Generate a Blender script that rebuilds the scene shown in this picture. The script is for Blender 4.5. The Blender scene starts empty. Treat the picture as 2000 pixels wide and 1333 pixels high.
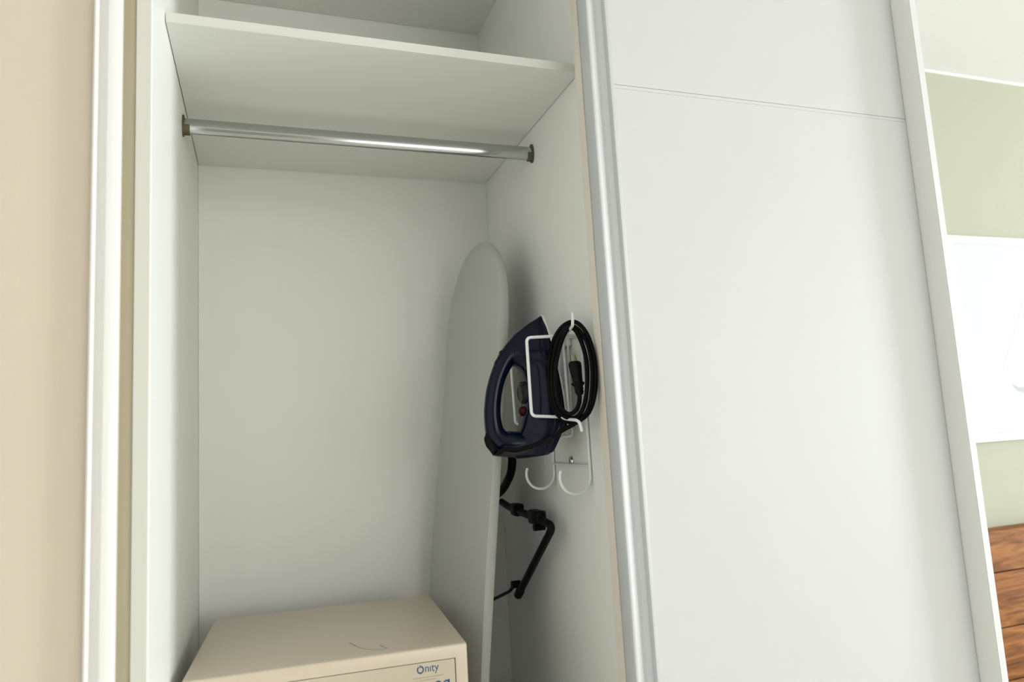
import bpy, bmesh, math, random
from mathutils import Vector, Matrix
random.seed(7)
S = bpy.context.scene
COL = S.collection

# ------------------------------------------------------------------ camera
CAM = (0.1492, -1.3372, -0.7258)
YAW, PITCH, ROLL, FPX = 0.3406, 0.1263, -0.0573, 1391.35
cd = bpy.data.cameras.new('camera')
cam = bpy.data.objects.new('camera', cd)
COL.objects.link(cam)
fwd = Vector((math.sin(YAW) * math.cos(PITCH), math.cos(YAW) * math.cos(PITCH), math.sin(PITCH)))
rt = Vector((math.cos(YAW), -math.sin(YAW), 0))
up = rt.cross(fwd)
r2 = rt * math.cos(ROLL) + up * math.sin(ROLL)
u2 = -rt * math.sin(ROLL) + up * math.cos(ROLL)
M = Matrix((r2, u2, -fwd)).transposed().to_4x4()
M.translation = Vector(CAM)
cam.matrix_world = M
cd.sensor_fit = 'HORIZONTAL'
cd.sensor_width = 36.0
cd.lens = 36.0 * FPX / 2000.0
cd.clip_start = 0.05
cd.dof.use_dof = True
cd.dof.focus_distance = 1.50
cd.dof.aperture_fstop = 2.8
S.camera = cam

# ------------------------------------------------------------------ world, lights, exposure
w = bpy.data.worlds.new('world')
S.world = w
w.use_nodes = True
bg = w.node_tree.nodes['Background']
bg.inputs[0].default_value = (0.86, 0.93, 1.0, 1)
bg.inputs[1].default_value = 1.0

def area(name, loc, target, sx, sy, power, color):
    l = bpy.data.lights.new(name, 'AREA')
    l.shape = 'RECTANGLE'
    l.size, l.size_y = sx, sy
    l.energy = power
    l.color = color
    o = bpy.data.objects.new(name, l)
    COL.objects.link(o)
    o.location = loc
    d = Vector(target) - Vector(loc)
    o.rotation_euler = d.to_track_quat('-Z', 'Y').to_euler()
    return o

# daylight through the bedroom window on the right, plus unseen fill light added behind the camera
area('daylight_right', (8.93, -2.80, -0.60), (0.0, -2.80, -0.60), 1.40, 2.0, 405, (0.875, 0.945, 1.0))
area('fill_rear', (3.0, -5.42, -0.55), (3.0, 0.0, -0.55), 4.0, 2.0, 66, (1.0, 0.975, 0.93))

S.view_settings.view_transform = 'Standard'
S.view_settings.look = 'None'
S.view_settings.gamma = 1.0
S.view_settings.use_curve_mapping = False
S.view_settings.exposure = 0.17

# ------------------------------------------------------------------ materials
def mat(name, color, rough=0.5, metal=0.0, spec=0.5, coat=0.0, bump=None, mottle=0.0, mscale=8.0):
    m = bpy.data.materials.new(name)
    m.use_nodes = True
    nt = m.node_tree
    b = nt.nodes['Principled BSDF']
    b.inputs['Roughness'].default_value = rough
    b.inputs['Metallic'].default_value = metal
    b.inputs['Specular IOR Level'].default_value = spec
    b.inputs['Coat Weight'].default_value = coat
    b.inputs['Coat Roughness'].default_value = 0.06
    c = (*color, 1)
    tc = nt.nodes.new('ShaderNodeTexCoord')
    n = nt.nodes.new('ShaderNodeTexNoise')
    n.inputs['Scale'].default_value = mscale
    n.inputs['Detail'].default_value = 4
    nt.links.new(tc.outputs['Object'], n.inputs['Vector'])
    mx = nt.nodes.new('ShaderNodeMix')
    mx.data_type = 'RGBA'
    k = 1.0 - (mottle or 0.02)
    mx.inputs['A'].default_value = (c[0] * k, c[1] * k, c[2] * k, 1)
    mx.inputs['B'].default_value = c
    nt.links.new(n.outputs['Fac'], mx.inputs['Factor'])
    nt.links.new(mx.outputs['Result'], b.inputs['Base Color'])
    if bump:
        scale, dist, strength = bump
        n2 = nt.nodes.new('ShaderNodeTexNoise')
        n2.inputs['Scale'].default_value = scale
        n2.inputs['Detail'].default_value = 3
        nt.links.new(tc.outputs['Object'], n2.inputs['Vector'])
        bp = nt.nodes.new('ShaderNodeBump')
        bp.inputs['Strength'].default_value = strength
        bp.inputs['Distance'].default_value = dist
        nt.links.new(n2.outputs['Fac'], bp.inputs['Height'])
        nt.links.new(bp.outputs['Normal'], b.inputs['Normal'])
    return m

MEL = mat('white_melamine', (0.895, 0.897, 0.835), 0.42, spec=0.35, bump=(900, 0.0002, 0.15))
EDGE = mat('cream_edge_band', (0.68, 0.67, 0.60), 0.45)
EDGEW = mat('white_edge_band', (0.70, 0.705, 0.69), 0.45)
EDGE2 = mat('aged_cream_strip', (0.86, 0.80, 0.69), 0.45)
DOORM = mat('door_laminate', (0.645, 0.65, 0.635), 0.45, spec=0.3)
ALU = mat('satin_aluminium', (0.62, 0.645, 0.64), 0.5, metal=0.3)
CHROME = mat('chrome', (0.50, 0.51, 0.50), 0.13, metal=1.0)
BRONZE = mat('aged_bronze', (0.13, 0.12, 0.075), 0.4, metal=0.7)
BEIGE = mat('beige_wall_paint', (0.70, 0.61, 0.49), 0.8, spec=0.2, bump=(220, 0.0006, 0.25), mottle=0.04, mscale=3)
TAN = mat('tan_filler_paint', (0.45, 0.40, 0.275), 0.6, spec=0.3)
TRIMW = mat('white_gloss_paint', (0.88, 0.87, 0.82), 0.3)
SAGE = mat('sage_wall_paint', (0.455, 0.45, 0.36), 0.8, spec=0.2, bump=(200, 0.0005, 0.2))
WHITE = mat('ceiling_white', (0.86, 0.855, 0.84), 0.8, spec=0.2)
FLOORM = mat('pale_floor', (0.74, 0.70, 0.64), 0.45, mottle=0.15, mscale=2)
SAFEM = mat('beige_powder_coat', (0.68, 0.58, 0.45), 0.28, spec=0.75, bump=(1400, 0.0003, 0.25), mottle=0.04, mscale=40)
SAFED = mat('beige_door_coat', (0.61, 0.54, 0.415), 0.45, spec=0.35, bump=(1400, 0.0003, 0.2))
DARKGAP = mat('painted_gap_shade', (0.05, 0.045, 0.035), 0.8)
BLUEINK = mat('blue_ink', (0.006, 0.095, 0.21), 0.5)
GREYINK = mat('grey_brown_ink', (0.40, 0.33, 0.23), 0.6)
NAVY = mat('navy_gloss_plastic', (0.0016, 0.0042, 0.016), 0.16, spec=0.2)
NAVYD = mat('dark_navy_plastic', (0.004, 0.006, 0.018), 0.35, spec=0.1)
BLACKP = mat('black_plastic', (0.005, 0.005, 0.0045), 0.4, spec=0.1)
CORDM = mat('black_cord', (0.004, 0.0036, 0.0036), 0.5, spec=0.08)
DIALM = mat('charcoal_dial', (0.015, 0.015, 0.016), 0.3, spec=0.15)
REDM = mat('dark_red_button', (0.04, 0.002, 0.005), 0.3, spec=0.15)
GREYP = mat('smoked_grey_plastic', (0.035, 0.03, 0.034), 0.3, spec=0.2)
STEEL = mat('polished_steel', (0.75, 0.75, 0.74), 0.22, metal=1.0)
BRASS = mat('brass', (0.55, 0.45, 0.25), 0.25, metal=1.0)
WIRE = mat('white_coated_wire', (0.80, 0.82, 0.80), 0.35)
PAPER = mat('white_paper', (0.62, 0.64, 0.655), 0.6, spec=0.1)
SAILM = mat('pale_grey_print', (0.54, 0.57, 0.63), 0.6)
HULLM = mat('mid_grey_print', (0.36, 0.37, 0.39), 0.6)

def fabric():
    m = mat('grey_cotton_cover', (0.50, 0.505, 0.46), 0.9, spec=0.1)
    nt = m.node_tree
    b = nt.nodes['Principled BSDF']
    tc = nt.nodes.new('ShaderNodeTexCoord')
    bp = nt.nodes.new('ShaderNodeBump')
    bp.inputs['Strength'].default_value = 0.35
    bp.inputs['Distance'].default_value = 0.0008
    w1 = nt.nodes.new('ShaderNodeTexNoise')
    w1.inputs['Scale'].default_value = 420
    nt.links.new(tc.outputs['Object'], w1.inputs['Vector'])
    nt.links.new(w1.outputs['Fac'], bp.inputs['Height'])
    nt.links.new(bp.outputs['Normal'], b.inputs['Normal'])
    b.inputs['Sheen Weight'].default_value = 0.25
    return m
FAB = fabric()

def wood():
    m = bpy.data.materials.new('walnut_veneer')
    m.use_nodes = True
    nt = m.node_tree
    b = nt.nodes['Principled BSDF']
    b.inputs['Roughness'].default_value = 0.5
    b.inputs['Specular IOR Level'].default_value = 0.12
    tc = nt.nodes.new('ShaderNodeTexCoord')
    mp = nt.nodes.new('ShaderNodeMapping')
    mp.inputs['Scale'].default_value = (2.2, 2.0, 26.0)
    oi = nt.nodes.new('ShaderNodeObjectInfo')
    ad = nt.nodes.new('ShaderNodeVectorMath')
    nt.links.new(tc.outputs['Object'], mp.inputs['Vector'])
    nt.links.new(mp.outputs['Vector'], ad.inputs[0])
    mul = nt.nodes.new('ShaderNodeMath')
    mul.operation = 'MULTIPLY'
    mul.inputs[1].default_value = 40
    nt.links.new(oi.outputs['Random'], mul.inputs[0])
    nt.links.new(mul.outputs[0], ad.inputs[1])
    n = nt.nodes.new('ShaderNodeTexNoise')
    n.inputs['Scale'].default_value = 1.6
    n.inputs['Detail'].default_value = 8
    n.inputs['Roughness'].default_value = 0.65
    n.inputs['Distortion'].default_value = 0.9
    nt.links.new(ad.outputs[0], n.inputs['Vector'])
    cr = nt.nodes.new('ShaderNodeValToRGB')
    e = cr.color_ramp.elements
    e[0].position, e[0].color = 0.30, (0.07, 0.022, 0.006, 1)
    e[1].position, e[1].color = 0.72, (0.44, 0.19, 0.060, 1)
    x = cr.color_ramp.elements.new(0.5)
    x.color = (0.24, 0.092, 0.025, 1)
    nt.links.new(n.outputs['Fac'], cr.inputs['Fac'])
    nt.links.new(cr.outputs['Color'], b.inputs['Base Color'])
    return m
WOOD = wood()

# ------------------------------------------------------------------ mesh helpers
def link(name, bm, m, parent=None, smooth=False, loc=None):
    me = bpy.data.meshes.new(name)
    bmesh.ops.recalc_face_normals(bm, faces=bm.faces)
    bm.to_mesh(me)
    bm.free()
    if m:
        me.materials.append(m)
    if smooth:
        me.polygons.foreach_set('use_smooth', [True] * len(me.polygons))
        me.set_sharp_from_angle(angle=math.radians(40))
    o = bpy.data.objects.new(name, me)
    COL.objects.link(o)
    if parent:
        o.parent = parent
    if loc:
        o.location = loc
    return o

def wloc(o):
    v = Vector((0, 0, 0))
    while o:
        v = v + o.location
        o = o.parent
    return v

def sub(bm_fn, name, m, parent, smooth=False):
    """part whose geometry is given in world coordinates, parented to an unrotated Empty"""
    bm = bm_fn if isinstance(bm_fn, bmesh.types.BMesh) else bm_fn()
    if parent is not None:
        off = -wloc(parent)
        bmesh.ops.translate(bm, verts=bm.verts, vec=off)
    return link(name, bm, m, parent, smooth)

def box(bm, lo, hi, bev=0.0, seg=2):
    r = bmesh.ops.create_cube(bm, size=1.0)
    vs = r['verts']
    for v in vs:
        for i in range(3):
            v.co[i] = lo[i] + (v.co[i] + 0.5) * (hi[i] - lo[i])
    if bev > 0:
        es = list({e for v in vs for e in v.link_edges})
        bmesh.ops.bevel(bm, geom=es, offset=bev, segments=seg, affect='EDGES', profile=0.5)
    return bm

def bx(lo, hi, bev=0.0, seg=2):
    return box(bmesh.new(), lo, hi, bev, seg)

def catmull(pts, n=6, closed=False):
    pts = [Vector(p) for p in pts]
    out = []
    L = len(pts)
    for i in range(L if closed else L - 1):
        p1, p2 = pts[i], pts[(i + 1) % L]
        p0 = pts[i - 1] if (i > 0 or closed) else p1 * 2 - p2
        p3 = pts[(i + 2) % L] if (i + 2 < L or closed) else p2 * 2 - p1
        for k in range(n):
            t = k / n
            out.append(0.5 * ((2 * p1) + (p2 - p0) * t + (2 * p0 - 5 * p1 + 4 * p2 - p3) * t * t
                              + (3 * p1 - p0 - 3 * p2 + p3) * t ** 3))
    if not closed:
        out.append(pts[-1])
    return out

def fillet(pts, r, n=5):
    """polyline with rounded corners"""
    pts = [Vector(p) for p in pts]
    out = [pts[0]]
    for i in range(1, len(pts) - 1):
        a, b, c = pts[i - 1], pts[i], pts[i + 1]
        d1, d2 = (a - b), (c - b)
        rr = min(r, d1.length * 0.48, d2.length * 0.48)
        s, e = b + d1.normalized() * rr, b + d2.normalized() * rr
        for k in range(n + 1):
            t = k / n
            out.append(s * (1 - t) ** 2 + b * 2 * t * (1 - t) + e * t * t)
    out.append(pts[-1])
    return out

def sweep(bm, path, rad, seg=10, closed=False, cap=True, ell=None, ref=None):
    """tube along a path; rad is a number or a list; ell=(a,b) scales along the two frame axes; ref fixes the first axis"""
    P = [Vector(p) for p in path]
    n = len(P)
    rings = []
    prev = None
    for i in range(n):
        if closed:
            t = P[(i + 1) % n] - P[i - 1]
        else:
            t = P[min(i + 1, n - 1)] - P[max(i - 1, 0)]
        t.normalize()
        if ref is not None:
            a = Vector(ref) - t * t.dot(Vector(ref))
        elif prev is None:
            a = t.orthogonal()
        else:
            a = prev - t * t.dot(prev)
        a.normalize()
        prev = a
        b = t.cross(a)
        r = rad[i] if isinstance(rad, (list, tuple)) else rad
        ea, eb = ell[i] if isinstance(ell, list) else (ell or (1, 1))
        rings.append([bm.verts.new(P[i] + a * (r * ea * math.cos(2 * math.pi * k / seg)) + b * (r * eb * math.sin(2 * math.pi * k / seg)))
                      for k in range(seg)])
    for i in range(n if closed else n - 1):
        A, B = rings[i], rings[(i + 1) % n]
        for k in range(seg):
            bm.faces.new((A[k], A[(k + 1) % seg], B[(k + 1) % seg], B[k]))
    if cap and not closed:
        bm.faces.new(rings[0][::-1])
        bm.faces.new(rings[-1])
    return bm

def tube(path, rad, seg=10, closed=False, **k):
    return sweep(bmesh.new(), path, rad, seg, closed, **k)

def prism(bm, poly, fn0, fn1):
    """extrude a 2D polygon between two mappings"""
    a = [bm.verts.new(fn0(p)) for p in poly]
    b = [bm.verts.new(fn1(p)) for p in poly]
    n = len(poly)
    bm.faces.new(a)
    bm.faces.new(b[::-1])
    for i in range(n):
        bm.faces.new((a[i], b[i], b[(i + 1) % n], a[(i + 1) % n]))
    return bm

def vprism(poly, z0, z1):
    return prism(bmesh.new(), poly, lambda p: (p[0], p[1], z0), lambda p: (p[0], p[1], z1))

def tag(o, label, cat, group=None):
    o['label'] = label
    o['category'] = cat
    if group:
        o['group'] = group
    return o

def thing(name, label, cat, loc=(0, 0, 0)):
    o = bpy.data.objects.new(name, None)
    o.empty_display_size = 0.1
    COL.objects.link(o)
    o.location = loc
    return tag(o, label, cat)

def struct(name, bm, m, parent=None, smooth=False):
    o = link(name, bm, m, parent, smooth)
    o['kind'] = 'structure'
    return o

# ------------------------------------------------------------------ the room
ZF, ZC = -2.0, 0.587         # room floor and ceiling
YB = 0.60                    # back wall plane
XL, XR, YR = -1.30, 9.0, -5.5  # room: left wall, right wall, rear wall
struct('floor', bx((XL - 0.1, YR - 0.1, ZF - 0.1), (XR + 0.1, YB + 0.12, ZF)), FLOORM)
struct('ceiling', bx((XL - 0.1, YR - 0.1, ZC), (XR + 0.1, YB + 0.12, ZC + 0.1)), WHITE)
struct('wall_back', bx((-0.04, YB, ZF), (XR + 0.1, YB + 0.12, ZC)), SAGE)
struct('wall_left', bx((XL - 0.1, YR - 0.1, ZF), (XL, YB + 0.12, ZC)), WHITE)  # unseen wall, set close and white to bounce light onto the partition
struct('wall_entry', bx((XL, -0.2356, ZF), (-0.0405, YB + 0.12, ZC)), BEIGE)
# right wall with a window opening, rear wall with an unseen wide one added for the fill light
def holed(axis, c0, c1, lo, hi, h0, h1, z0, z1):
    bm = bmesh.new()
    for a, b, za, zb in ((lo, h0, ZF, ZC), (h1, hi, ZF, ZC), (h0, h1, ZF, z0), (h0, h1, z1, ZC)):
        if axis == 'x': box(bm, (c0, a, za), (c1, b, zb))
        else: box(bm, (a, c0, za), (b, c1, zb))
    return bm
def frame(axis, c0, c1, h0, h1, z0, z1, t=0.05):
    bm = bmesh.new()
    mid = (h0 + h1) / 2
    for a, b, za, zb in ((h0, h0 + t, z0, z1), (h1 - t, h1, z0, z1), (h0 + t, h1 - t, z0, z0 + t), (h0 + t, h1 - t, z1 - t, z1), (mid - t / 2, mid + t / 2, z0 + t, z1 - t)):
        if axis == 'x': box(bm, (c0, a, za), (c1, b, zb), 0.004)
        else: box(bm, (a, c0, za), (b, c1, zb), 0.004)
    return bm
struct('wall_right', holed('x', XR, XR + 0.1, YR, YB + 0.12, -3.56, -2.04, -1.65, 0.45), SAGE)
struct('window_1', frame('x', XR + 0.02, XR + 0.08, -3.56, -2.04, -1.65, 0.45), TRIMW)
struct('wall_rear', holed('y', YR - 0.1, YR, XL, XR, 0.95, 5.05, -1.6, 0.5), SAGE)
struct('fill_window', frame('y', YR - 0.08, YR - 0.02, 0.95, 5.05, -1.6, 0.5), TRIMW)
# moulded door casing at the left of the wardrobe: bead, cove, flat
prof = [(-0.0735, -0.2356)]
prof += [(-0.0735, -0.2440)]
for k in range(7):                                   # rounded bead
    a = math.pi - k * math.pi / 6
    prof.append((-0.0693 + 0.0040 * math.cos(a), -0.2440 - 0.0075 * math.sin(a)))
for k in range(1, 8):                                # cove
    t = k / 8
    prof.append((-0.0653 + 0.0115 * t, -0.2440 - 0.0075 * t ** 2))
prof += [(-0.0530, -0.2520), (-0.0400, -0.2530), (-0.0375, -0.2515), (-0.0368, -0.2490), (-0.0368, -0.2356)]
o = struct('trim_1', vprism(prof, ZF, ZC), TRIMW, smooth=True)
# thin cornice where the sage wall meets the ceiling
struct('trim_2', prism(bmesh.new(), [(YB, ZC - 0.007), (YB - 0.003, ZC - 0.007), (YB - 0.006, ZC - 0.003), (YB - 0.006, ZC), (YB, ZC)],
                       lambda p: (1.60, p[0], p[1]), lambda p: (9.0, p[0], p[1])), WHITE)

# ------------------------------------------------------------------ wardrobe
W, D = 0.774, 0.58           # compartment width, depth of back panel
SY = -0.0835                 # shelf front
YF = -0.2256                 # front of the carcass sides
ZT, ZB = 0.4652, -1.384      # compartment top, compartment floor
XE = 1.5440                  # inner face of the right end panel
wd = thing('wardrobe', 'white built-in sliding-door wardrobe with one open compartment', 'wardrobe', (0.77, 0.2, ZF))
sub(bx((-0.0216, YF, ZF), (0.0, D + 0.012, ZT + 0.06), 0.0012), 'side_panel', MEL, wd)
fp = sub(bx((-0.0403, YF + 0.0006, ZF), (-0.0220, -0.19, ZC - 0.001), 0.0008), 'filler_strip', TAN, wd)
fp['label'] = 'tan painted filler strip'
es = sub(bx((-0.0212, YF - 0.0009, ZF), (-0.0012, YF + 0.0002, ZT + 0.06), 0.0003), 'edge_band', EDGE, wd)
es['label'] = 'cream edge band'
sub(bx((XE, YF, ZF), (XE + 0.0185, YB - 0.002, ZC - 0.002), 0.0012), 'side_panel', MEL, wd)
eb = sub(bx((XE + 0.0004, YF - 0.0010, ZF), (XE + 0.0181, YF + 0.0002, ZC - 0.002), 0.0003), 'edge_band', EDGEW, wd)
eb['label'] = 'white front edge of the end panel'
sub(bx((W, SY - 0.012, ZB - 0.018), (W + 0.018, D, ZT), 0.0008), 'partition_panel', MEL, wd)
st = sub(bx((W - 0.0105, -0.1130, ZB), (W + 0.019, SY - 0.0005, ZT), 0.0015), 'edge_band', EDGE2, wd)
st['label'] = 'cream front edge strip of the partition'
sub(bx((0.0005, D, ZB - 0.018), (XE, D + 0.01, ZT + 0.02), 0.0), 'back_panel', MEL, wd)
sub(bx((0.0008, -0.14, ZT), (XE - 0.0005, D - 0.001, ZT + 0.06), 0.001), 'top_panel', MEL, wd)
sub(bx((0.0008, SY, ZB - 0.018), (W - 0.0008, D - 0.0005, ZB), 0.001), 'floor_panel', MEL, wd)
sub(bx((0.0012, SY, 0.0), (W - 0.0014, D - 0.0006, 0.0182), 0.0006), 'shelf', MEL, wd)
fs = sub(bx((0.0012, SY - 0.0010, 0.0001), (W - 0.012, SY + 0.0002, 0.0181), 0.0003), 'edge_band', EDGE, wd)
fs['label'] = 'cream front edge of the shelf'
# lower front: plinth and closed drawer front below the compartment floor
sub(bx((0.002, SY - 0.03, ZF), (W - 0.001, SY - 0.012, ZB - 0.02), 0.001), 'base_front', DOORM, wd)
# hanging rail
zr, yr = -0.0615, 0.200
rail = sub(tube([(0.003, yr, zr), (W - 0.003, yr, zr)], 1.0, 32, ell=(0.0088, 0.0170), ref=(0, 1, 0)), 'hanging_rail', CHROME, wd, True)
rail['label'] = 'chrome oval hanging rail'
for sx in (0, 1):
    bm = bmesh.new()
    x0 = 0.0004 if sx == 0 else W - 0.0004
    dr = 1 if sx == 0 else -1
    # flange
    sweep(bm, [(x0, yr, zr + 0.001), (x0 + dr * 0.0034, yr, zr + 0.001)], 1.0, 28, ell=(0.0125, 0.0235), ref=(0, 1, 0))
    # cradle: lower half sleeve
    nseg = 18
    prev = None
    for k in range(nseg + 1):
        a = math.pi + math.pi * k / nseg
        ring = []
        for (sa, sb, dx) in ((0.0091, 0.0173, 0.003), (0.0112, 0.0196, 0.003), (0.0112, 0.0196, 0.0140), (0.0091, 0.0173, 0.0140)):
            ring.append(bm.verts.new((x0 + dr * dx, yr + sa * math.cos(a), zr + sb * math.sin(a))))
        if prev:
            for j in range(4):
                bm.faces.new((prev[j], prev[(j + 1) % 4], ring[(j + 1) % 4], ring[j]))
        else:
            bm.faces.new(ring)
        prev = ring
    bm.faces.new(prev[::-1])
    b = sub(bm, 'rail_bracket', BRONZE, rail, True)
    b['label'] = 'dark bronze end bracket'

# sliding door on the right half
YD = -0.178
XD = 0.7504
ZD0, ZD1 = ZF + 0.03, ZT + 0.04
door = sub(bx((XD + 0.0515, YD + 0.0016, ZD0 + 0.01), (XE - 0.004, YD + 0.028, ZD1 - 0.01)), 'sliding_door', DOORM, wd)
door['label'] = 'closed white sliding door'
zs = -0.0690
sub(bx((0.8002, YD, zs + 0.0006), (XE - 0.001, YD + 0.0014, ZD1), 0.0005), 'upper_panel', DOORM, door)
sub(bx((0.8002, YD, zs - 0.0074), (XE - 0.001, YD + 0.0014, zs - 0.0006), 0.0004), 'joint_rail', DOORM, door)
sub(bx((0.8002, YD - 0.0004, ZD0), (XE - 0.001, YD + 0.0014, zs - 0.0078), 0.0005), 'lower_panel', DOORM, door)
hp = [(XD, YD + 0.034), (XD, YD + 0.0018), (XD + 0.0016, YD - 0.0010), (XD + 0.0046, YD - 0.0020), (XD + 0.0082, YD - 0.0010), (XD + 0.0094, YD + 0.0010),
      (XD + 0.0105, YD + 0.0060), (XD + 0.0212, YD + 0.0078), (XD + 0.0226, YD + 0.0052), (XD + 0.0240, YD + 0.0078), (XD + 0.0300, YD + 0.0125),
      (XD + 0.0395, YD + 0.0085), (XD + 0.0409, YD + 0.0012), (XD + 0.0418, YD - 0.0013), (XD + 0.0426, YD - 0.0016), (XD + 0.0494, YD - 0.0014), (XD + 0.0504, YD + 0.0010),
      (XD + 0.0504, YD + 0.034)]
pr = sub(vprism(hp, ZD0, ZD1), 'handle_profile', ALU, door, True)
pr['label'] = 'aluminium grip profile along the door edge'

# ------------------------------------------------------------------ safe
SL = (0.4932, -0.0290)       # front right top corner
ang = math.radians(-3.4)
ex = Vector((math.cos(ang), math.sin(ang), 0))
ey = Vector((-math.sin(ang), math.cos(ang), 0))
SW, SD, STOP = 0.4760, 0.4320, -1.100
safe = thing('hotel_safe', 'beige metal hotel safe with blue brand lettering on its door', 'safe', (SL[0], SL[1], ZB))
safe.rotation_euler = (0, 0, ang)
H = STOP - ZB                # local: x from -SW to 0, y from 0 to SD, z from 0 to H
bm = bmesh.new()
dxl, dxr, dzt, dzb = -SW + 0.022, -0.0222, H - 0.0228, 0.020   # door opening
t = 0.003
box(bm, (-SW, 0.0199, 0.0004), (0, SD, H))
be = [e for e in bm.edges if not all(abs(v.co.y - 0.0199) < 1e-6 for v in e.verts)]
bmesh.ops.bevel(bm, geom=be, offset=0.0035, segments=3, affect='EDGES', profile=0.5)
# frame around the door, flush with the front
def frame_ring(bm, o0, o1, i0, i1, y0, y1):
    def q(x, z, y):
        return bm.verts.new((x, y, z))
    O = [(o0[0], o0[1]), (o1[0], o0[1]), (o1[0], o1[1]), (o0[0], o1[1])]
    I = [(i0[0], i0[1]), (i1[0], i0[1]), (i1[0], i1[1]), (i0[0], i1[1])]
    of = [q(x, z, y0) for x, z in O]; inn = [q(x, z, y0) for x, z in I]
    ob = [q(x, z, y1) for x, z in O]; ib = [q(x, z, y1) for x, z in I]
    for i in range(4):
        j = (i + 1) % 4
        bm.faces.new((of[i], of[j], inn[j], inn[i])); bm.faces.new((ob[i], ib[i], ib[j], ob[j]))
        bm.faces.new((of[i], ob[i], ob[j], of[j])); bm.faces.new((inn[i], inn[j], ib[j], ib[i]))
    return of
b2 = bmesh.new()
of = frame_ring(b2, (-SW, 0.0004), (0, H), (dxl, dzb), (dxr, dzt), 0.0, 0.020)
oe = [e for e in b2.edges if len([v for v in e.verts if v in of]) == 2 or (len([v for v in e.verts if v in of]) == 1 and abs(e.verts[0].co.y - e.verts[1].co.y) > 0.01)]
bmesh.ops.bevel(b2, geom=oe, offset=0.0035, segments=3, affect='EDGES', profile=0.5)
body = link('body', bm, SAFEM, safe, True)
link('front_frame', b2, SAFEM, safe, True)
g = 0.0013
sd = link('door', bx((dxl + g, 0.0006, dzb + g), (dxr - g, 0.0112, dzt - g), 0.0010), SAFED, safe)
link('gap_shade_sheet', bx((dxl - 0.001, 0.0112, dzb - 0.001), (dxr + 0.001, 0.0118, dzt + 0.001)), DARKGAP, safe)  # dark-coloured sheet stands in for the shade in the gap round the door
# lettering: O with an open top and a tick, then 'nity' without the dot
def text_mesh(body_, size):
    c = bpy.data.curves.new('lettering', 'FONT')
    c.body = body_
    c.size = size
    c.extrude = 0.00015
    o = bpy.data.objects.new('lettering', c)
    COL.objects.link(o)
    bpy.context.view_layer.update()
    me = bpy.data.meshes.new_from_object(o.evaluated_get(bpy.context.evaluated_depsgraph_get()))
    bpy.data.objects.remove(o)
    bm = bmesh.new()
    bm.from_mesh(me)
    bpy.data.meshes.remove(me)
    return bm
def place_text(bm, x0, x1, zbase, height=None, flat=0.0006):
    xs = [v.co.x for v in bm.verts]
    s = (x1 - x0) / (max(xs) - min(xs))
    mx = min(xs)
    zs_ = height / max(v.co.y for v in bm.verts) if height else s
    for v in bm.verts:
        x, y, z = v.co
        v.co = Vector((x0 + (x - mx) * s, flat - 0.0002 - z, zbase + y * zs_))
    return bm
bm = text_mesh('n\u0131ty', 0.016)
place_text(bm, -0.0775, -0.0530, H - 0.0402, 0.0105)
# the O: ring open at the top left, with a small upright tick
oc, orad = Vector((-0.0860, H - 0.0353)), 0.0052
n = 30
prev = None
for k in range(n + 1):
    a = math.radians(118) + math.radians(318) * k / n
    wdt = 0.0011
    ring = [bm.verts.new((oc.x + (orad + sgn * wdt) * math.cos(a), yy, oc.y + (orad + sgn * wdt) * 1.08 * math.sin(a)))
            for sgn in (-1, 1) for yy in (0.0002, 0.0007)]
    if prev:
        for (i, j) in ((0, 1), (1, 3), (3, 2), (2, 0)):
            bm.faces.new((prev[i], prev[j], ring[j], ring[i]))
    prev = ring
box(bm, (oc.x - 0.0010, 0.0002, oc.y + 0.0030), (oc.x + 0.0006, 0.0007, oc.y + 0.0078))
lt = link('lettering', bm, BLUEINK, sd)
lt['label'] = 'blue brand lettering'
# fine print: rows of tiny strokes too small to read in the photograph
bm = bmesh.new()
for (x0, x1, zz) in ((-0.1003, -0.0454, H - 0.0496), (-0.0885, -0.0585, H - 0.0540)):
    x = x0
    while x < x1:
        ln = random.uniform(0.0012, 0.0036)
        box(bm, (x, 0.0002, zz), (min(x + ln, x1), 0.0007, zz + 0.0011))
        x += ln + 0.0008
fpn = link('fine_print', bm, GREYINK, sd)
fpn['kind'] = 'stuff'
# the two large blue glyph tops cut by the frame
bm = bmesh.new()
for cx, rr in ((-0.0555, 0.0068), (-0.0405, 0.0062)):
    prev = None
    for k in range(25):
        a = math.radians(-40 + 270 * k / 24) if cx < -0.05 else math.radians(20 + 150 * k / 24)
        ring = [bm.verts.new((cx + r_ * math.cos(a), yy, H - 0.0645 + r_ * math.sin(a))) for r_ in (rr - 0.0026, rr) for yy in (0.0002, 0.0007)]
        if prev:
            for (i, j) in ((0, 1), (1, 3), (3, 2), (2, 0)):
                bm.faces.new((prev[i], prev[j], ring[j], ring[i]))
        prev = ring
box(bm, (-0.0372, 0.0002, H - 0.086), (-0.0344, 0.0007, H - 0.0575))
big = link('emblem', bm, BLUEINK, sd)
# keypad lower on the door, below the frame of the picture
kp = link('keypad', bx((-0.13, -0.006, 0.08), (-0.04, 0.002, 0.16), 0.003), GREYP, sd)
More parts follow.
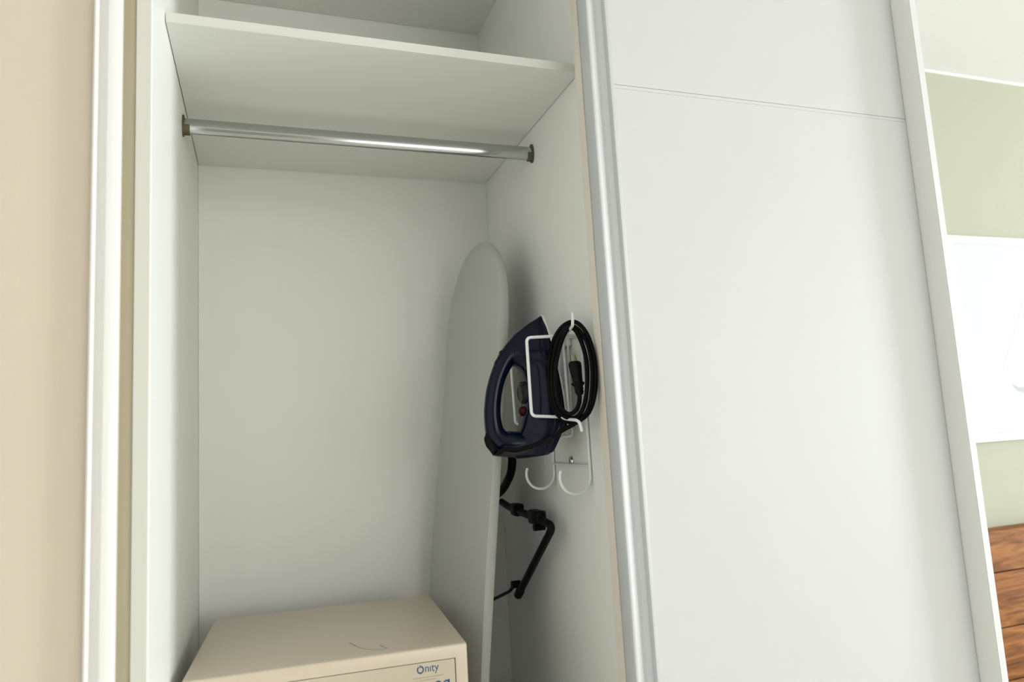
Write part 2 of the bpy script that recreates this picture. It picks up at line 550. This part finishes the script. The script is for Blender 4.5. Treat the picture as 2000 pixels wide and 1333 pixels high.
# scuff on the lid
sc = [(0.2973, 0.0850), (0.3032, 0.0640), (0.3119, 0.0400), (0.3276, 0.0210), (0.3440, 0.0120), (0.3545, 0.0100)]
sc2 = [(0.3471, 0.0400), (0.3505, 0.0240), (0.3560, 0.0105)]
iv = Matrix.Rotation(-ang, 3, 'Z')
bm = bmesh.new()
for q in (sc, sc2):
    path = [iv @ (Vector((x - SL[0], y - SL[1], 0))) + Vector((0, 0, H)) for x, y in q]
    sweep(bm, catmull(path, 5), 0.0015, 6, ell=(1, 0.15), ref=(1, 0.3, 0))
sm = link('scuff_mark', bm, GREYINK, safe)
sm['label'] = 'curved brown scuff on the lid'

# ------------------------------------------------------------------ ironing board
e = Vector((0.1045, 0.0, 0.9945)).normalized()               # up along the board
Rr, Ll = Vector((0.6532, 0.18, -0.8442)), Vector((0.5893, 0.54, -0.8570))
uu = (Rr - Ll); uu = (uu - e * uu.dot(e)).normalized()       # across, towards the room
nn = e.cross(uu); nn = nn if nn.x < 0 else -nn                # out of the ironing face
CENT = Vector((0.6212, 0.360, -0.8506)) + uu * 0.011
e = (e + uu * 0.027).normalized()                            # leans slightly towards the room at the top
uu = (uu - e * uu.dot(e)).normalized()
sbot = (ZB + 0.0075 - CENT.z) / e.z
stip = (-0.252 - CENT.z) / e.z
def halfw(v):                                                 # v = distance below the tip
    tab = [(0, 0.0), (0.002, 0.018), (0.006, 0.036), (0.014, 0.054), (0.028, 0.073), (0.045, 0.091), (0.065, 0.108), (0.09, 0.124), (0.12, 0.137), (0.16, 0.147), (0.22, 0.153), (0.32, 0.156), (2, 0.156)]
    for (a, b), (c, d) in zip(tab, tab[1:]):
        if v <= c:
            return b + (d - b) * (v - a) / (c - a)
LEN = stip - sbot
TH = 0.030
board = thing('ironing_board', 'grey covered ironing board leaning upright in the corner behind the iron', 'ironing board', CENT + e * sbot)
bo = board.location
def bp(s, a, h):
    """s along from tip downwards, a across, h above the underside"""
    return CENT + e * (stip - s) + uu * a + nn * h
bm = bmesh.new()
ss = [0.0005, 0.004, 0.012, 0.022, 0.035, 0.05, 0.07, 0.1, 0.13, 0.17, 0.22, 0.28, 0.36, 0.46, 0.58, 0.72, 0.88, 1.02, LEN - 0.02, LEN - 0.006, LEN]
sec = []
for k in range(28):                                           # superellipse section
    a = 2 * math.pi * k / 28
    c_, s_ = math.cos(a), math.sin(a)
    sec.append((c_, math.copysign(abs(s_) ** 0.75, s_)))
rings = []
for s in ss:
    hw = max(halfw(s), 0.004)
    endf = 1.0 if s < LEN - 0.015 else (0.96 if s < LEN - 0.002 else 0.86)
    tf = min(1.0, 0.35 + (s / 0.05)) if s < 0.05 else 1.0
    if s > LEN - 0.003: tf = 0.6
    ring = []
    for c_, s_ in sec:
        cc = math.copysign(abs(c_) ** 0.45, c_)
        edge = hw - TH / 2
        x = (hw * endf) * cc if hw < TH else (math.copysign(max(0, edge), c_) * min(1, abs(cc) * 1.15) + TH / 2 * c_) * endf
        ring.append(bm.verts.new(bp(s, x, TH / 2 + TH / 2 * s_ * tf + 0.0035 * math.sin(s * 9 + 1) * (0.5 + 0.5 * s_) * (1 if s > 0.1 else 0)) - bo))
    rings.append(ring)
for A, B in zip(rings, rings[1:]):
    for k in range(28):
        bm.faces.new((A[k], A[(k + 1) % 28], B[(k + 1) % 28], B[k]))
bm.faces.new(rings[0][::-1]); bm.faces.new(rings[-1])
cover = link('cover', bm, FAB, board, True)
cover['label'] = 'padded grey cotton cover'
# hem of the cover gathered on the underside
def outline(inset, h, n=60):
    pts = []
    vs = [LEN * (k / n) ** 1.6 for k in range(n + 1)]
    vs = [min(max(v, inset), LEN - inset) for v in vs]
    for v in vs: pts.append(bp(v, max(halfw(v) - inset, 0.0), h))
    for v in vs[::-1]: pts.append(bp(v, -max(halfw(v) - inset, 0.0), h))
    return [p - bo for p in pts]
bm = bmesh.new()                                             # unseen black plate, added to darken the gap behind the board
prism(bm, outline(0.028, 0), lambda p: p - nn * 0.0005, lambda p: p - nn * 0.0035)
link('gap_darkening_plate', bm, BLACKP, board)
link('hem', sweep(bmesh.new(), outline(0.022, -0.001), 0.0035, 6, True), FAB, board, True)
# folded legs under the board
def tubel(name, pts, r, m, parent=board, rr=0.03, seg=12):
    off = wloc(parent)
    return link(name, tube([p - off for p in fillet([Vector(q) for q in pts], rr, 7)], r, seg), m, parent, True)
X = 0.732
leg1 = tubel('leg', [(0.7355, 0.470, -0.906), (X, 0.393, -0.915), (X, 0.204, -0.924), (X, 0.110, -0.930), (X, 0.362, -1.117)], 0.0088, BLACKP, rr=0.034)
leg1['label'] = 'bent black tubular leg'
def blob(name, c, r, sc_, parent):
    bm = bmesh.new()
    bmesh.ops.create_icosphere(bm, subdivisions=3, radius=r)
    for v in bm.verts:
        v.co = Vector((v.co.x * sc_[0], v.co.y * sc_[1], v.co.z * sc_[2])) + Vector(c) - wloc(parent)
    return link(name, bm, BLACKP, parent, True)
bl = sub(bx((X - 0.013, 0.178, -0.937), (X + 0.013, 0.236, -0.905), 0.006, 3), 'leg_clamp', BLACKP, leg1, True)
bl2 = sub(bx((X - 0.012, 0.320, -0.930), (X + 0.012, 0.362, -0.900), 0.006, 3), 'leg_clamp', BLACKP, leg1, True)
sub(tube([(X - 0.013, 0.196, -0.942), (X + 0.013, 0.196, -0.942)], 0.008, 14), 'clamp_screw', BLACKP, leg1, True)
sub(tube([(X, 0.350, -1.108), (X, 0.3685, -1.1218)], 0.0108, 14), 'rubber_cap', BLACKP, leg1, True)
rod = tubel('brace_rod', [(X - 0.002, 0.385, -1.101), (X - 0.004, 0.420, -1.122), (X - 0.008, 0.500, -1.150), (X - 0.012, 0.560, -1.171)], 0.0042, BLACKP, rr=0.01)
sub(tube([(X - 0.012, 0.378, -1.098), (X + 0.010, 0.378, -1.098)], 0.0090, 14), 'pivot', BLACKP, rod, True)
leg2 = tubel('leg', [(0.727, 0.345, -0.750), (0.727, 0.338, -0.790), (0.727, 0.356, -0.830), (0.724, 0.420, -0.872), (0.718, 0.470, -0.890)], 0.0105, BLACKP, rr=0.05)
leg2['label'] = 'second black leg, mostly behind the board'
tubel('leg_channel', [bp(0.12, 0, -0.008), bp(LEN - 0.10, 0, -0.008)], 0.0075, BLACKP)

# ------------------------------------------------------------------ wire iron holder on the partition
XW = W - 0.0045
holder = thing('iron_holder', 'white wire iron holder screwed to the partition, hooks below', 'rack', (W, 0.083, -0.80))
R_ = 0.0028
def wire(name, pts, rr=0.012, parent=holder, r=R_):
    off = wloc(parent)
    return link(name, tube([p - off for p in fillet([Vector(q) for q in pts], rr, 6)], r, 10), WIRE, parent, True)
yn, yf_ = -0.012, 0.179
def jhook(y, cx, cz, rad, zt):
    pts = [(XW, y, zt), (XW, y, cz)]
    for k in range(1, 15):
        a = -math.radians(205) * k / 14
        pts.append((XW - rad + rad * math.cos(a), y, cz + rad * math.sin(a)))
    return pts
for nm, y in (('near', yn), ('far', yf_)):
    off = wloc(holder)
    h = link('hook', tube([Vector(q) - off for q in jhook(y, 0, -0.823, 0.0335, -0.532)], 0.0031, 10), WIRE, holder, True)
cb = wire('crossbar', [(XW - 0.001, yf_, -0.8035), (XW - 0.001, yn, -0.8035)])
wire('crossbar', [(XW - 0.001, yf_ , -0.534), (XW - 0.001, yn - 0.0, -0.534)])
# two side loops that cradle the iron
wire('side_loop', [(XW, yn, -0.536), (0.650, yn, -0.541), (0.651, yn, -0.6975), (XW, yn, -0.7065)], 0.010, r=0.0033)
wire('side_brace', [(0.7285, yn, -0.5365), (0.7315, yn, -0.7045)], r=0.0030)
wire('side_loop', [(XW, yf_, -0.536), (0.680, yf_, -0.541), (0.6838, yf_, -0.7105), (XW, yf_, -0.7065)], 0.010, r=0.0033)
# long narrow rest: down the wall, out under the soleplate and back up
wire('heel_rest', [(XW - 0.003, 0.086, -0.536), (XW - 0.008, 0.084, -0.742), (0.728, 0.084, -0.7425), (0.728, 0.046, -0.7425), (XW - 0.008, 0.046, -0.742), (XW - 0.003, 0.048, -0.536)], 0.008)
wire('cord_prong', [(0.7363, yn, -0.5360), (0.7278, -0.050, -0.5325), (0.7192, -0.086, -0.5285), (0.7193, -0.088, -0.5164), (0.7197, -0.088, -0.5032)], 0.010, r=0.0031)
wire('cord_prong', [(0.7017, yn, -0.7005), (0.7127, -0.050, -0.7085), (0.7130, -0.086, -0.7110), (0.7166, -0.094, -0.7160), (0.7197, -0.094, -0.7330)], 0.010, r=0.0031)
tab = sub(bx((XW - 0.003, 0.045, -0.552), (W - 0.0003, 0.085, -0.530), 0.003), 'mount_tab', WIRE, holder)
for (y, z) in ((0.083, -0.7945), (0.065, -0.541)):
    bm = bmesh.new()
    sweep(bm, [(W - 0.0003, y, z), (W - 0.003, y, z), (W - 0.0055, y, z), (W - 0.0065, y, z)], [0.0095, 0.0095, 0.0072, 0.003], 20)
    s_ = sub(bm, 'screw', STEEL, holder, True)
    s_['label'] = 'steel screw head'

# ------------------------------------------------------------------ steam iron
IO = Vector((0.7348, 0.060, -0.7254))
til = math.radians(4.73)
Lv = Vector((-math.sin(til), 0, math.cos(til)))
Hv = Vector((-math.cos(til), 0, -math.sin(til)))
Yv = Vector((0, 1, 0))
iron = thing('steam_iron', 'navy blue steam iron standing nose up in the wire holder, black cord coiled', 'iron', IO)
def ip(l, h, y=0.0):
    return Lv * l + Hv * h + Yv * y            # local (iron is unrotated)
def lerp_tab(tab, v):
    if v <= tab[0][0]: return tab[0][1]
    for (a, b), (c, d) in zip(tab, tab[1:]):
        if v <= c:
            t_ = (v - a) / (c - a)
            t_ = t_ * t_ * (3 - 2 * t_) * 0.5 + t_ * 0.5
            return b + (d - b) * t_
    return tab[-1][1]
TOPH = [(-0.048, 0.100), (-0.042, 0.112), (-0.03, 0.108), (-0.01, 0.097), (0.02, 0.081), (0.05, 0.069), (0.09, 0.0615), (0.125, 0.0625), (0.140, 0.070), (0.150, 0.088), (0.160, 0.106), (0.172, 0.1035), (0.187, 0.092), (0.205, 0.071), (0.221, 0.048), (0.235, 0.018), (0.2417, 0.004)]
BOTH = [(-0.048, 0.042), (-0.044, 0.032), (-0.03, 0.024), (-0.01, 0.012), (0.0, 0.004), (0.01, 0.002), (0.2417, 0.0015)]
HALF = [(-0.048, 0.036), (-0.042, 0.046), (-0.02, 0.053), (0.01, 0.0565), (0.06, 0.0570), (0.10, 0.0545), (0.14, 0.048), (0.18, 0.036), (0.21, 0.023), (0.23, 0.011), (0.2417, 0.003)]
TOPW = [(-0.048, 0.55), (0.0, 0.46), (0.06, 0.62), (0.11, 0.62), (0.15, 0.36), (0.19, 0.40), (0.2417, 0.9)]
def body_ring(bm, l, inflate=0.0):
    h0, h1, hw, tw = lerp_tab(BOTH, l), lerp_tab(TOPH, l), lerp_tab(HALF, l), lerp_tab(TOPW, l)
    h1 = max(h1, h0 + 0.002)
    ring = []
    prof = [(0.0, 0.0), (0.75, 0.0), (0.97, 0.03), (1.0, 0.10), (1.0, 0.24), (0.955, 0.28), (0.93, 0.40), (0.82, 0.62)]
    side = []
    for f, g_ in prof:
        side.append((hw * f, h0 + (h1 - h0) * g_))
    side += [(hw * (tw * 0.8 + 0.16), h0 + (h1 - h0) * 0.80), (hw * tw * 0.85, h0 + (h1 - h0) * 0.93), (hw * tw * 0.45, h0 + (h1 - h0) * 0.99), (0.0, h1)]
    full = side + [(-a, b) for a, b in side[-2:0:-1]]
    return [bm.verts.new(ip(l, b, a)) for a, b in full]
bm = bmesh.new()
ls = [-0.048, -0.046, -0.042, -0.034, -0.022, -0.01, 0.0, 0.012, 0.03, 0.05, 0.07, 0.09, 0.11, 0.125, 0.137, 0.148, 0.16, 0.172, 0.185, 0.197, 0.208, 0.218, 0.227, 0.234, 0.239, 0.2417]
rings = [body_ring(bm, l) for l in ls]
for A, B in zip(rings, rings[1:]):
    for k in range(len(A)):
        bm.faces.new((A[k], A[(k + 1) % len(A)], B[(k + 1) % len(A)], B[k]))
bm.faces.new(rings[0][::-1]); bm.faces.new(rings[-1])
ib = link('body', bm, NAVY, iron, True)
# handle loop
hp_ = [(-0.020, 0.085), (-0.017, 0.108), (-0.010, 0.126), (0.008, 0.1370), (0.032, 0.1395), (0.060, 0.1370), (0.095, 0.1280), (0.125, 0.1150), (0.150, 0.0990), (0.168, 0.0810), (0.180, 0.0620), (0.188, 0.0440)]
hr_ = [0.026, 0.027, 0.026, 0.0205, 0.0180, 0.0172, 0.0170, 0.0170, 0.0185, 0.0205, 0.0195, 0.0150]
hpath = catmull([ip(a, b) for a, b in hp_], 5)
hrad = [v[0] for v in catmull([(r, 0, 0) for r in hr_], 5)]
hw_ = [v[0] for v in catmull([(r, 0, 0) for r in (1.15, 1.05, 0.95, 0.95, 0.98, 1.0, 1.0, 1.0, 0.98, 0.95, 0.85, 0.75)], 5)]
hd = link('handle', sweep(bmesh.new(), hpath, hrad, 20, ell=[(w_, 1.0) for w_ in hw_], ref=(0, 1, 0)), NAVY, iron, True)
# seam along the lower skirt
sk = []
for s_ in (1, -1):
    pass
bm = bmesh.new()
for s_ in (1, -1):
    path = [ip(l, lerp_tab(BOTH, l) + (lerp_tab(TOPH, l) - lerp_tab(BOTH, l)) * 0.265, s_ * lerp_tab(HALF, l) * 0.972) for l in ls[3:-2]]
    sweep(bm, path, 0.0012, 6)
link('skirt_seam', bm, BLACKP, iron, True)
# soleplate
bm = bmesh.new()
pl = []
lss = [0.0, 0.004] + [0.012, 0.03, 0.06, 0.09, 0.12, 0.15, 0.18, 0.2, 0.215, 0.228, 0.237, 0.2435]
for l in lss: pl.append((l, lerp_tab(HALF, l) * (1.0 if l > 0.003 else 0.95)))
for l in lss[::-1]: pl.append((l, -lerp_tab(HALF, l) * (1.0 if l > 0.003 else 0.95)))
prism(bm, pl, lambda p: ip(p[0], -0.0032, p[1] * 0.985), lambda p: ip(p[0], 0.0022, p[1] * 1.02))
so = link('soleplate', bm, STEEL, iron)
so['label'] = 'polished steel soleplate'
# thermostat dial on top of the tank
bm = bmesh.new()
dc = (0.084, 0.060)
sweep(bm, [ip(dc[0], dc[1] - 0.004), ip(dc[0], dc[1] + 0.004), ip(dc[0] + 0.0004, dc[1] + 0.010), ip(dc[0] + 0.0006, dc[1] + 0.0125), ip(dc[0] + 0.0006, dc[1] + 0.0128)], [0.0235, 0.0235, 0.0215, 0.0185, 0.010], 28)
di = link('dial', bm, DIALM, iron, True)
for k in range(20):
    a = 2 * math.pi * k / 20
    rb = link('ridge', tube([ip(dc[0] + 0.0228 * math.cos(a), dc[1] + 0.001, 0.0228 * math.sin(a)), ip(dc[0] + 0.0214 * math.cos(a), dc[1] + 0.0095, 0.0214 * math.sin(a))], 0.0013, 6), DIALM, di)
link('dial_ring', sweep(bmesh.new(), [ip(dc[0] + 0.0145 * math.cos(2 * math.pi * k / 32), dc[1] + 0.0132, 0.0145 * math.sin(2 * math.pi * k / 32)) for k in range(32)], 0.0006, 6, True), GREYP, di, True)
# red indicator on the tank behind the dial
bm = bmesh.new()
sweep(bm, [ip(0.047, 0.062), ip(0.046, 0.076), ip(0.046, 0.079), ip(0.046, 0.081)], [0.0095, 0.0095, 0.008, 0.004], 18)
rd = link('indicator', bm, REDM, iron, True)
rd['label'] = 'dark red button'
# steam buttons on the nose of the handle
for (l, h, y) in ((0.150, 0.1185, 0.0), (0.1690, 0.1055, 0.0)):
    link('button', tube([ip(l - 0.001, h - 0.006, y), ip(l + 0.0012, h - 0.0005, y), ip(l + 0.0016, h + 0.0008, y)], [0.0085, 0.0080, 0.0055], 18), NAVYD, iron, True)
# smoked grey band at the heel
bm = bmesh.new()
pth = [ip(-0.0300 - 0.004 * math.cos(x * 1.5), 0.062 + 0.036 * (x + 1), 0) for x in (-1, -0.6, -0.2, 0.2, 0.6, 1.0, 1.35)]
sweep(bm, pth, [0.010, 0.011, 0.011, 0.0105, 0.010, 0.009, 0.007], 14, ell=[(3.2, 1.0), (3.6, 1.0), (3.4, 1.0), (3.0, 1.0), (2.6, 1.0), (2.2, 1.0), (1.8, 1.0)], ref=(0, 1, 0))
gh = link('heel_band', bm, GREYP, iron, True)
# cord: bushing, flex, coil, plug
CORD = [(0.5917, 0.05, -0.7541), (0.5976, 0.01, -0.7604), (0.6144, -0.0140, -0.7623), (0.646, -0.0240, -0.7553), (0.6807, -0.034, -0.7415), (0.7048, -0.045, -0.7272), (0.7226, -0.0557, -0.7174), (0.7414, -0.0845, -0.6976), (0.7525, -0.0979, -0.6536), (0.756, -0.0959, -0.5941), (0.7508, -0.0804, -0.5436), (0.7375, -0.0557, -0.5161), (0.7188, -0.0278, -0.5251), (0.7037, -0.0093, -0.5621), (0.696, -0.0041, -0.6239), (0.698, -0.0134, -0.6844), (0.714, -0.0412, -0.7125), (0.7314, -0.0691, -0.7084), (0.7416, -0.0911, -0.6822), (0.7492, -0.0963, -0.6238), (0.7489, -0.089, -0.5731), (0.7425, -0.0746, -0.5427), (0.7329, -0.0571, -0.5256), (0.7171, -0.041, -0.5333), (0.7033, -0.0245, -0.5744), (0.696, -0.0193, -0.6304), (0.6978, -0.0276, -0.682), (0.7107, -0.0502, -0.7047), (0.7247, -0.0729, -0.7023), (0.7355, -0.0874, -0.672), (0.7419, -0.0904, -0.6131), (0.7399, -0.0812, -0.5669), (0.7305, -0.0663, -0.5322), (0.7178, -0.0515, -0.537), (0.7037, -0.035, -0.586), (0.6974, -0.0309, -0.6365), (0.6999, -0.0391, -0.6777), (0.7094, -0.0567, -0.6979), (0.72, -0.0703, -0.6931), (0.7262, -0.0757, -0.6788), (0.7292, -0.075, -0.659)]
cp = [Vector(q) - IO for q in CORD]
b0, b1 = ip(0.006, 0.150), ip(-0.024, 0.1535)
start = [ip(-0.006, 0.152, -0.004), ip(-0.030, 0.147, -0.022)]
cord = link('cord', tube(catmull(start + cp[1:], 6), 0.0044, 10), CORDM, iron, True)
cord['label'] = 'black power cord coiled on the holder'
link('cord_bushing', tube(catmull([ip(0.012, 0.150, 0), ip(0.002, 0.154, -0.002), ip(-0.012, 0.1535, -0.008), ip(-0.028, 0.1480, -0.020)], 4), [0.0075] * 4 + [0.0095] * 5 + [0.0085] * 4, 14), BLACKP, iron, True)
PL = [Vector(q) - IO for q in [(0.7292, -0.075, -0.659), (0.7299, -0.07, -0.6358), (0.729, -0.068, -0.6155), (0.7269, -0.066, -0.5971)]]
pdir = (PL[3] - PL[0]).normalized()
def along(t_): 
    return PL[0] + (PL[3] - PL[0]) * t_
plug_prof = [(-0.06, 0.0056), (0.0, 0.0066), (0.03, 0.0080), (0.10, 0.0070), (0.13, 0.0084), (0.20, 0.0074), (0.23, 0.0090), (0.28, 0.0112), (0.32, 0.0116), (0.34, 0.0085), (0.60, 0.0098), (0.85, 0.0112), (0.95, 0.0110), (1.0, 0.0088)]
plug_prof = [(a, b * 1.22) for a, b in plug_prof]
plug = link('plug', sweep(bmesh.new(), [along(a) for a, b in plug_prof], [b for a, b in plug_prof], 14, ell=(1.0, 0.72), ref=(1, 0.1, 0)), BLACKP, iron, True)
side_ = Vector((1, 0.1, 0)); side_ = (side_ - pdir * side_.dot(pdir)).normalized()
for sg in (-1, 1):
    link('prong', tube([along(0.97) + side_ * 0.0046 * sg, along(1.22) + side_ * 0.0046 * sg, along(1.25) + side_ * 0.0046 * sg], [0.0020, 0.0020, 0.0011], 10, ell=(0.6, 1.3), ref=side_), BRASS, plug, True)

# ------------------------------------------------------------------ far side of the room: picture and headboard
PX0, PX1, PZ0, PZ1 = 2.585, 3.35, -0.862, -0.086
pic = thing('framed_picture', 'white framed pale sailboat picture on the sage wall', 'picture', ((PX0 + PX1) / 2, YB, PZ0))
bm = bmesh.new()
fw = 0.026
for lo, hi in (((PX0, PZ1 - fw), (PX1, PZ1)), ((PX0, PZ0), (PX1, PZ0 + fw)), ((PX0, PZ0 + fw), (PX0 + fw, PZ1 - fw)), ((PX1 - fw, PZ0 + fw), (PX1, PZ1 - fw))):
    box(bm, (lo[0], YB - 0.022, lo[1]), (hi[0], YB - 0.0005, hi[1]), 0.002)
sub(bm, 'frame', TRIMW, pic)
prn = sub(bx((PX0 + fw, YB - 0.012, PZ0 + fw), (PX1 - fw, YB - 0.002, PZ1 - fw)), 'print', PAPER, pic)
yy = YB - 0.0125
def flat_poly(pts):
    return prism(bmesh.new(), pts, lambda p: (p[0], yy, p[1]), lambda p: (p[0], yy + 0.0004, p[1]))
sub(flat_poly([(2.79, -0.60), (2.99, -0.27), (3.10, -0.22), (3.04, -0.61)]), 'sail', SAILM, prn)
sub(flat_poly([(2.825, -0.655), (2.86, -0.668), (2.95, -0.672), (3.10, -0.662), (3.14, -0.645), (3.08, -0.695), (2.90, -0.695), (2.85, -0.682)]), 'hull', HULLM, prn)
sub(flat_poly([(2.81, -0.712), (2.87, -0.700), (2.96, -0.706), (2.90, -0.716), (2.84, -0.722)]), 'ripple', SAILM, prn)

HX0, HX1 = 2.50, 4.35
hb = thing('headboard', 'brown walnut headboard of wide horizontal planks', 'headboard', ((HX0 + HX1) / 2, 0.57, ZF))
zz = [-1.1665, -1.3085, -1.4935, -1.665, -1.835, -1.998]
for a, b in zip(zz, zz[1:]):
    sub(bx((HX0, 0.540, b + 0.002), (HX1, 0.572, a - 0.002), 0.002), 'plank', WOOD, hb)
cap = sub(bx((HX0 - 0.002, 0.556, ZF + 0.001), (HX1 + 0.002, 0.598, -1.168), 0.002), 'backing', WOOD, hb)
